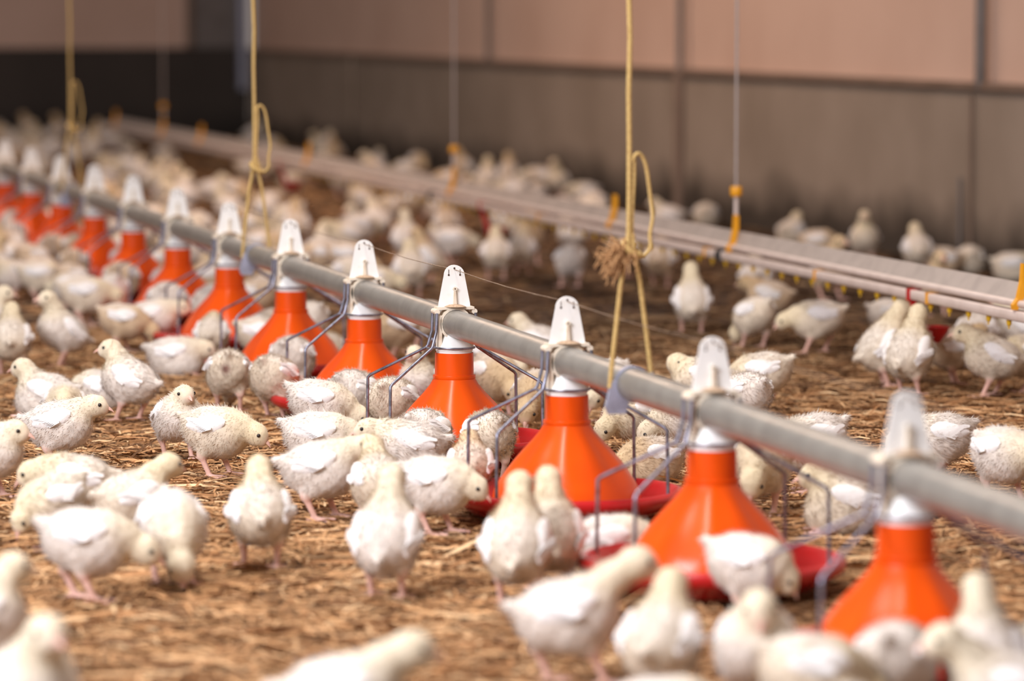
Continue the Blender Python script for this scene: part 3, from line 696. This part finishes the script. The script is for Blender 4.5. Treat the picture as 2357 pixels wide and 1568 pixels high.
# every row: pixel of the feet, heading (0 right, 90 away, 180 left, 270 to the camera), pose, scale, tone, options, label
G1 = 'chicks on the straw around the feeders'
ROWS = [
 # left foreground and middle, left of the feeder line
 (143, 848, 205, 'tall', 1.0, 'white', {}, 'upright chick standing at left with head raised, body turned to the camera'),
 (26, 866, 95, 'alert', 1.0, 'cream', {}, 'chick with yellow head at the left edge facing away, white wing showing'),
 (-32, 815, 5, 'alert', 1.0, 'white', {}, 'chick cut by the left edge, only its face showing below the feeder row'),
 (298, 972, 152, 'alert', 1.0, 'white', dict(hy=18), 'standing chick looking left with bright white wing, left of the straw clearing'),
 (104, 960, 165, 'sit', 1.02, 'white', {}, 'resting chick at left with small raised head looking left'),
 (150, 985, 275, 'sitlow', .95, 'cream', dict(hp=-50), 'chick with bowed cream crown in front of the resting chick at left'),
 (232, 945, 165, 'tuck', .95, 'white', {}, 'chick lying with a ragged white tail between two chicks at left'),
 (140, 1082, 2, 'forward', 1.0, 'white', dict(dx=-.006), 'plump chick with pink beak facing right on the left straw'),
 (408, 1058, 300, 'alert', .92, 'white', dict(dx=-.008, dz=-.012), 'chick facing the camera, tucked behind the pecking chick'),
 (500, 1100, -12, 'low', 1.0, 'cream', dict(dx=-.004), 'chick bending to peck the straw in the clearing at left'),
 (527, 950, 92, 'peck', 1.0, 'cream', dict(sore=True), 'chick seen from behind with a dark sore patch on its rump'),
 (632, 965, 68, 'peck', 1.0, 'cream', {}, 'chick seen from behind with raised white wings beside the sore-rumped chick'),
 (674, 912, 75, 'feed', 1.0, 'white', {}, 'white-backed chick bending towards the fifth feeder pan'),
 (405, 866, 2, 'sitlow', 1.0, 'white', {}, 'chick lying flat on the straw facing the sixth feeder pan'),
 (352, 806, 5, 'forward', .98, 'white', dict(dz=-.01), 'chick facing right, above the flat-lying chick'),
 (488, 838, 88, 'alert', .85, 'cream', dict(dz=-.02), 'narrow chick facing away behind the flat-lying chick'),
 (608, 852, -5, 'low', .98, 'cream', dict(dz=.01), 'chick with bright wing bowing its head before the sixth orange cone'),
 (168, 728, 150, 'low', .95, 'white', {}, 'soft chick behind the upright chick at left, back to the feeders'),
 (258, 742, 110, 'peck', 1.0, 'white', {}, 'blurred chick bending away left of the eighth feeder'),
 (386, 774, 85, 'feed', 1.08, 'white', {}, 'blurred chick feeding at the eighth feeder pan'),
 (484, 776, 60, 'feed', .92, 'white', {}, 'pale chick with its head under the seventh feeder grill'),
 # left foreground
 (-24, 1150, 350, 'forward', 1.0, 'white', dict(dx=-.02), 'chick cut by the left edge beside the left foreground group'),
 (172, 1228, 178, 'forward', 1.0, 'cream', dict(dz=-.018, hp=-30), 'yellow-headed chick facing left in the left foreground group'),
 (120, 1268, 215, 'peck', .9, 'cream', dict(dz=.02, dx=-.012), 'chick with head down to the straw in the left foreground group'),
 (205, 1385, 2, 'low', 1.03, 'white', dict(dz=-.008, stride=(-.022, .004)), 'plump chick striding right in the left foreground, head low'),
 (305, 1275, 42, 'forward', 1.0, 'cream', dict(dz=.012), 'chick turned away to the right with yellow-green head, left foreground'),
 (398, 1348, 285, 'peck', 1.03, 'white', {}, 'chick facing the camera with its head down between its feet'),
 (600, 1312, 96, 'alert', 1.0, 'cream', {}, 'chick standing alone on the straw seen from behind, yellow crown'),
 (60, 1790, 305, 'alert', 1.1, 'white', {}, 'big blurred white chick in the bottom left corner'),
 (-45, 1590, 30, 'alert', 1.0, 'white', {}, 'sliver of a white chick at the left edge above the corner chick'),
 (790, 1800, 8, 'forward', 1.08, 'white', dict(dz=.012), 'blurred white chick cut by the bottom edge at centre left'),
 # centre
 (738, 1026, 0, 'feed', .98, 'white', {}, 'plump chick with tan-edged wing left of the fourth feeder'),
 (815, 1004, 62, 'feed', 1.0, 'white', {}, 'chick with long white back leaning into the fifth feeder pan'),
 (905, 1024, 72, 'feed', 1.0, 'cream', {}, 'chick bowing between the wires left of the fourth orange cone'),
 (966, 970, 252, 'tall', .88, 'white', dict(dz=-.004), 'thin-necked chick peering over the pan left of the fourth cone'),
 (738, 1118, 3, 'low', 1.02, 'white', {}, 'chick with rosy wing behind the striding chick at centre'),
 (940, 1136, 178, 'forward', 1.0, 'white', dict(dz=-.006), 'chick looking left with clear black eye in the centre group'),
 (978, 1100, 62, 'feed', .95, 'white', {}, 'fluffy chick seen from behind at the fourth feeder pan'),
 (1125, 1110, 108, 'feed', .98, 'cream', {}, 'chick bowed under the wire between the fourth and third cones'),
 (1082, 1172, 92, 'alert', .85, 'tan', dict(dz=-.012, stride=(0, 0)), 'tan chick facing away beside the third feeder pan with white band across its back'),
 (742, 1198, 3, 'forward', 1.03, 'white', dict(stride=(.016, -.014)), 'chick stepping right with folded white wing, in front of the centre group'),
 (872, 1222, 100, 'forward', .96, 'cream', dict(dz=.015), 'cream chick half hidden behind the foreground chick at centre'),
 (1006, 1232, -14, 'low', .98, 'white', dict(dx=-.012), 'chick bending its pink beak down to the edge of the third pan'),
 (890, 1382, 82, 'tall', 1.03, 'white', dict(dx=.01), 'white chick seen from behind standing tall in the centre foreground'),
 (1190, 1398, 84, 'tall', 1.02, 'cream', dict(dx=.004), 'cream chick with bright wing facing the third pan from the front'),
 (1268, 1366, 96, 'tall', .98, 'cream', {}, 'chick standing right behind the cream chick in front of the third pan'),
 # right foreground
 (1412, 1322, -4, 'tuck', .98, 'white', {}, 'chick resting just behind the left rim of the second feeder pan'),
 (1726, 1434, -12, 'feed', .93, 'white', dict(dx=-.020, dz=.008, stride=(.004, -.004)), 'round chick standing in front of the second orange cone'),
 (1310, 1578, 14, 'forward', 1.05, 'white', dict(dz=.022, dx=.012, stride=(-.02, .03)), 'chick stretching its long neck right in the foreground'),
 (1520, 1640, 72, 'alert', 1.0, 'cream', {}, 'blurred cream chick facing away beside the long-necked chick'),
 (1525, 1765, 10, 'tuck', 1.1, 'white', {}, 'white back of a chick at the bottom edge below the cream chick'),
 (1738, 1650, 272, 'alert', 1.0, 'white', dict(hp=-35, dz=-.01), 'blurred chick facing the camera with bowed head at bottom right'),
 (1868, 1722, 20, 'feed', 1.0, 'cream', {}, 'blurred cream chick bending towards the nearest pan'),
 (2062, 1690, 72, 'feed', 1.0, 'white', {}, 'blurred pale chick with its back to the camera below the nearest cone'),
 (2318, 1765, 180, 'forward', 1.0, 'white', dict(dz=.02), 'blurred chick looking left at bottom right of the nearest cone'),
 (2262, 1682, 95, 'tall', .98, 'white', {}, 'blurred chick with raised head right of the nearest cone'),
 (2440, 1675, 150, 'low', 1.0, 'white', {}, 'blurred white chick cut by the bottom right corner'),
 (1955, 1790, 90, 'sitlow', 1.1, 'white', {}, 'white chick cut by the bottom edge below the nearest feeder'),
 # behind the feed pipe
 (1235, 835, 160, 'sit', 1.0, 'white', {}, 'chick resting behind the feed pipe left of the third shield'),
 (905, 838, 200, 'low', 1.0, 'tan', {}, 'tan chick under the pipe behind the fifth cone'),
 (757, 852, 90, 'sitlow', .95, 'cream', {}, 'small pale back left of the fifth cone'),
 (1125, 905, 330, 'feed', 1.0, 'white', {}, 'white chick under the pipe behind the fourth cone'),
 (1140, 960, 300, 'feed', 1.0, 'tan', {}, 'yellowish chick leaning down right of the fourth cone'),
 (1235, 1008, 255, 'feed', 1.0, 'tan', {}, 'tan chick feeding between the fourth and third cones'),
 (1405, 975, 240, 'feed', .98, 'white', {}, 'white chick behind the wires right of the third cone'),
 (1462, 1052, 215, 'feed', .97, 'cream', {}, 'cream chick at the back rim of the third pan'),
 (1578, 1062, 190, 'feed', .97, 'white', {}, 'white chick between the third and second cones under the pipe'),
 (1500, 1110, 200, 'tuck', .9, 'tan', {}, 'tan chick lying at the right rim of the third pan'),
 (1752, 1185, 255, 'feed', 1.05, 'cream', {}, 'yellow-necked chick leaning into the second pan from behind'),
 (1945, 1228, 178, 'sit', 1.05, 'cream', dict(dz=-.01), 'resting chick looking left behind the second pan'),
 (1865, 1135, 205, 'feed', 1.05, 'white', {}, 'big white chick with ruffled tail behind the feed pipe'),
 (1750, 955, 170, 'feed', 1.0, 'cream', {}, 'yellow chick pecking behind the second white shield'),
 (1612, 968, 175, 'forward', 1.0, 'cream', dict(hy=160, dx=-.02), 'chick with only its pale face above the pipe left of the second shield'),
 (1715, 1010, 120, 'feed', 1.0, 'white', {}, 'white chick half hidden by the pipe right of the second shield'),
 (2160, 1115, 190, 'low', .98, 'white', {}, 'chick with ragged wing right of the nearest white shield'),
 (2312, 1158, 308, 'low', 1.0, 'white', {}, 'fluffy chick with little white tail at the right edge of the straw'),
 # between feeders and drinkers
 (1592, 770, 92, 'tall', 1.02, 'cream', {}, 'chick standing upright alone with its back turned, right of the twine'),
 (1735, 803, 125, 'peck', .98, 'cream', {}, 'chick with white back bowing beside its neighbour, left of the two drinking chicks'),
 (1880, 815, 182, 'low', 1.03, 'cream', dict(stride=(.024, -.022)), 'chick leaning left with orange feet under the nipple pipe'),
 (2035, 892, 32, 'tall', 1.08, 'cream', dict(dx=.012), 'left of the two chicks stretching up to the drinker'),
 (2092, 912, 62, 'tall', 1.08, 'cream', dict(dx=.012), 'right of the two chicks stretching up to the drinker'),
 (2282, 915, 172, 'alert', 1.02, 'cream', dict(dx=.012, dz=-.010), 'chick looking left under the nipples at the right edge'),
 (2195, 888, 30, 'forward', 1.0, 'tan', {}, 'shaded tan chick behind the chick looking left by the red cup'),
 (2362, 905, 200, 'feed', 1.0, 'cream', {}, 'chick cut by the right edge below the drinker'),
 (2050, 800, 20, 'low', .95, 'white', {}, 'white chick behind the nipple pipe above the two drinking chicks'),
 (2350, 838, 160, 'alert', 1.0, 'white', {}, 'pale chick behind the nipples in the right corner of the drinker'),
 (1770, 755, 150, 'forward', 1.0, 'tan', {}, 'faint brown chick lying behind the pair of bowing chicks'),
 (1142, 645, 92, 'alert', 1.0, 'cream', {}, 'soft chick standing beside the red cup of the middle drinker'),
 (1202, 632, 80, 'alert', .95, 'cream', {}, 'soft chick right of the chick at the red cup'),
 (1312, 662, 100, 'peck', 1.0, 'white', {}, 'soft white chick bending in the aisle left of the twine'),
 (1440, 640, 30, 'low', 1.0, 'tan', {}, 'blurred tan chick behind the frayed knot'),
 (1520, 662, 80, 'alert', 1.0, 'tan', {}, 'blurred brown chick under the drinker right of the frayed knot'),
 (1040, 612, 10, 'low', 1.0, 'white', {}, 'blurred chick leaning right towards the red cup of the middle drinker'),
 (935, 608, 100, 'tall', 1.0, 'white', {}, 'blurred chick left of the fourth shield looking up'),
 (945, 690, 95, 'alert', 1.05, 'cream', {}, 'blurred chick just behind the pipe right of the fifth shield'),
 (740, 640, 90, 'alert', 1.0, 'white', {}, 'blurred chick right of the sixth shield'),
 (825, 580, 40, 'low', 1.05, 'white', {}, 'blurred white chick above the fifth shield bending right'),
 (868, 562, 120, 'alert', 1.0, 'white', {}, 'blurred white chick in the cluster above the fifth shield'),
 (795, 598, 200, 'forward', 1.0, 'cream', {}, 'blurred cream chick at the left of the cluster above the fifth shield'),
]
parts_cache = []
for i, (px, py, hdg, pose, sc, tone, opt, lab) in enumerate(ROWS):
    p = floor_point(px, py, .004)
    blur = p.y > 8.6
    pr_ = chick_parts(pose=pose, tone=tone, seed=i+1, vox=(.0040 if (blur or p.y < 4.2) else .0031), down=(1200 if blur else 3600), **opt)
    z = 0.004
    if hdg is not None: assemble(pr_, (p.x, p.y, z), hdg, sc, lab, G1)

# crowds further off, drawn from a few shared birds
LIB = [chick_parts(pose=po, tone=to, seed=200+k, vox=.0042, down=900) for k, (po, to) in enumerate(
      (('alert', 'white'), ('tall', 'cream'), ('forward', 'white'), ('low', 'cream'), ('peck', 'white'), ('feed', 'tan'), ('sit', 'white'), ('sitlow', 'cream'), ('tuck', 'white'), ('tall', 'tan')))]
rr = random.Random(21)
taken = [floor_point(r[0], r[1]) for r in ROWS]
def crowd(count, pick, label, group, dmin=.10, kinds=None):
    n_ = 0; tries = 0; made = []
    while n_ < count and tries < 6000:
        tries += 1; p = pick()
        if p is None or any((p-q).length < dmin for q in taken): continue
        taken.append(p); n_ += 1
        made.append(assemble(rr.choice(LIB if kinds is None else [LIB[j] for j in kinds]), (p.x, p.y, .004), rr.uniform(0, 360), rr.uniform(.92, 1.08), label, group))
    return sorted(made, key=lambda o: project(o.location)[0])
def band(off0, off1, px0, px1, pwr=1.0, ymax=9999):
    def f():
        off = rr.uniform(off0, off1); n0, n1 = line_n_at_px(px1, off, 0), line_n_at_px(px0, off, 0)
        p = on_line(n0+(n1-n0)*rr.random()**pwr, off)
        if (p-corner).dot(LDIR) > -.15 or project(p)[1] > ymax: return None
        if abs(off) < .19 and abs(((p-LORG).dot(LDIR)/SPACING+.5) % 1 - .5) < .25: return None
        return p
    return f
# birds along the wall that can be told apart, placed by the top of the head or back
ROWS_TOP = [
 (1822, 490, 60, 'sit', 'cream', 'blurred chick resting by the wall, leftmost right of the grey cord'),
 (1884, 532, 0, 'tuck', 'tan', 'blurred chick tucked low by the wall behind the grey profile'),
 (1990, 486, 265, 'tall', 'cream', 'tallest blurred chick standing before the stained wall on the right'),
 (2112, 516, 95, 'alert', 'cream', 'blurred chick with pointed head by the wall right of the tallest one'),
 (2165, 572, 175, 'tuck', 'tan', 'blurred chick lying in front of the point-headed chick by the wall'),
 (2250, 568, 90, 'sitlow', 'cream', 'round blurred chick under the wall conduit at right'),
 (2345, 584, 10, 'sitlow', 'cream', 'blurred chick cut by the right edge above the drinker'),
 (1625, 470, 80, 'sitlow', 'cream', 'blurred round chick left of the grey cord by the wall'),
 (1535, 458, 170, 'sit', 'white', 'blurred chick right of the twine loop by the wall'),
 (1440, 422, 200, 'sitlow', 'white', 'blurred white chick seen left of the twine loop'),
 (1312, 388, 10, 'low', 'tan', 'blurred chick leading the wall group at the middle of the profile'),
 (1240, 386, 170, 'low', 'white', 'blurred chick at the left of the wall group at the middle'),
 (1170, 352, 90, 'tall', 'tan', 'blurred upright chick right of the stopper cord'),
 (1120, 362, 80, 'tall', 'cream', 'blurred upright chick next to the amber stopper'),
]
for i, (px, yt, hdg, pose, tone, lab) in enumerate(ROWS_TOP):
    q = POSES[pose]; top = max(q['h']+q['hd'][2]+.018, q['h']+.040)
    p = floor_point(px, yt, top); p.z = .004; taken.append(p)
    off = (p-LORG).dot(LNRM)
    if off > WOFF-.10: p -= LNRM*(off-WOFF+.10)
    assemble(chick_parts(pose=pose, tone=tone, seed=300+i, vox=.0042, down=900), tuple(p), hdg, 1.0, lab, 'chicks by the wall')
# birds feeding at the far pans, facing the pan
for n_ in range(6, 13):
    for k, a in enumerate((200, 235, 262, 290, 330)):
        if n_ < 8 and k in (1, 2): continue
        a += rr.uniform(-9, 9); c_ = on_line(n_); p = c_ + Vector((math.cos(math.radians(a)), math.sin(math.radians(a)), 0))*rr.uniform(.215, .245)
        p.z = .004; taken.append(p)
        assemble(LIB[rr.choice((3, 5, 5, 4))], tuple(p), a+180+rr.uniform(-15, 15), rr.uniform(.92, 1.05), 'blurred chick feeding at the ' + ('left', 'front left', 'front', 'front right', 'right')[k] + ' of the pan under the ' + ('seventh', 'eighth', 'ninth', 'tenth', 'eleventh', 'twelfth', 'last far left')[n_-6] + ' shield', 'chicks at the far pans')
small1 = crowd(5, band(1.35, 1.9, 1650, 2420), 'blurred chick sitting between the drinker line and the stained wall on the right', 'chicks by the right part of the wall', .17, (1, 6, 7, 2, 9))
crowd(46, band(1.35, 2.45, 560, 1420), 'blurred chick in the crowd between the drinker line and the middle of the wall', 'chicks by the middle of the wall', .12)
crowd(52, band(.22, 1.10, 230, 700), 'blurred chick in the crowd left of the looped twine, behind the feed pipe', 'chicks behind the far feeders', .12)
small2 = crowd(10, band(.35, 1.05, 640, 1080), 'blurred chick in the aisle behind the fifth and sixth feeders', 'chicks in the aisle', .14)
small3 = crowd(30, band(-.9, -.20, -40, 330, 1.0, 700), 'blurred chick in the crowd at the far left in front of the feeder row', 'chicks before the far feeders', .12)
crowd(55, band(-1.4, 2.4, -60, 420, .5, 400), 'tiny blurred chick in the far crowd below the dark end wall', 'chicks below the end wall', .12)

NTH = ['leftmost', 'second from left', 'third from left', 'fourth from left', 'fifth from left', 'sixth from left', 'seventh from left', 'eighth from left', 'ninth from left', 'tenth from left', 'eleventh from left', 'twelfth from left', 'thirteenth from left', 'fourteenth from left', 'fifteenth from left'] + ['one'] * 30
for grp, what in ((small1, 'of the blurred chicks just behind the drinker at right'), (small2, 'of the blurred chicks in the aisle behind the fifth and sixth feeders'),
                  (small3, 'of the loose blurred chicks before the far left feeders')):
    for k, o in enumerate(grp):
        o['label'] = (NTH[k] if k < len(grp)-1 else 'rightmost') + ' ' + what
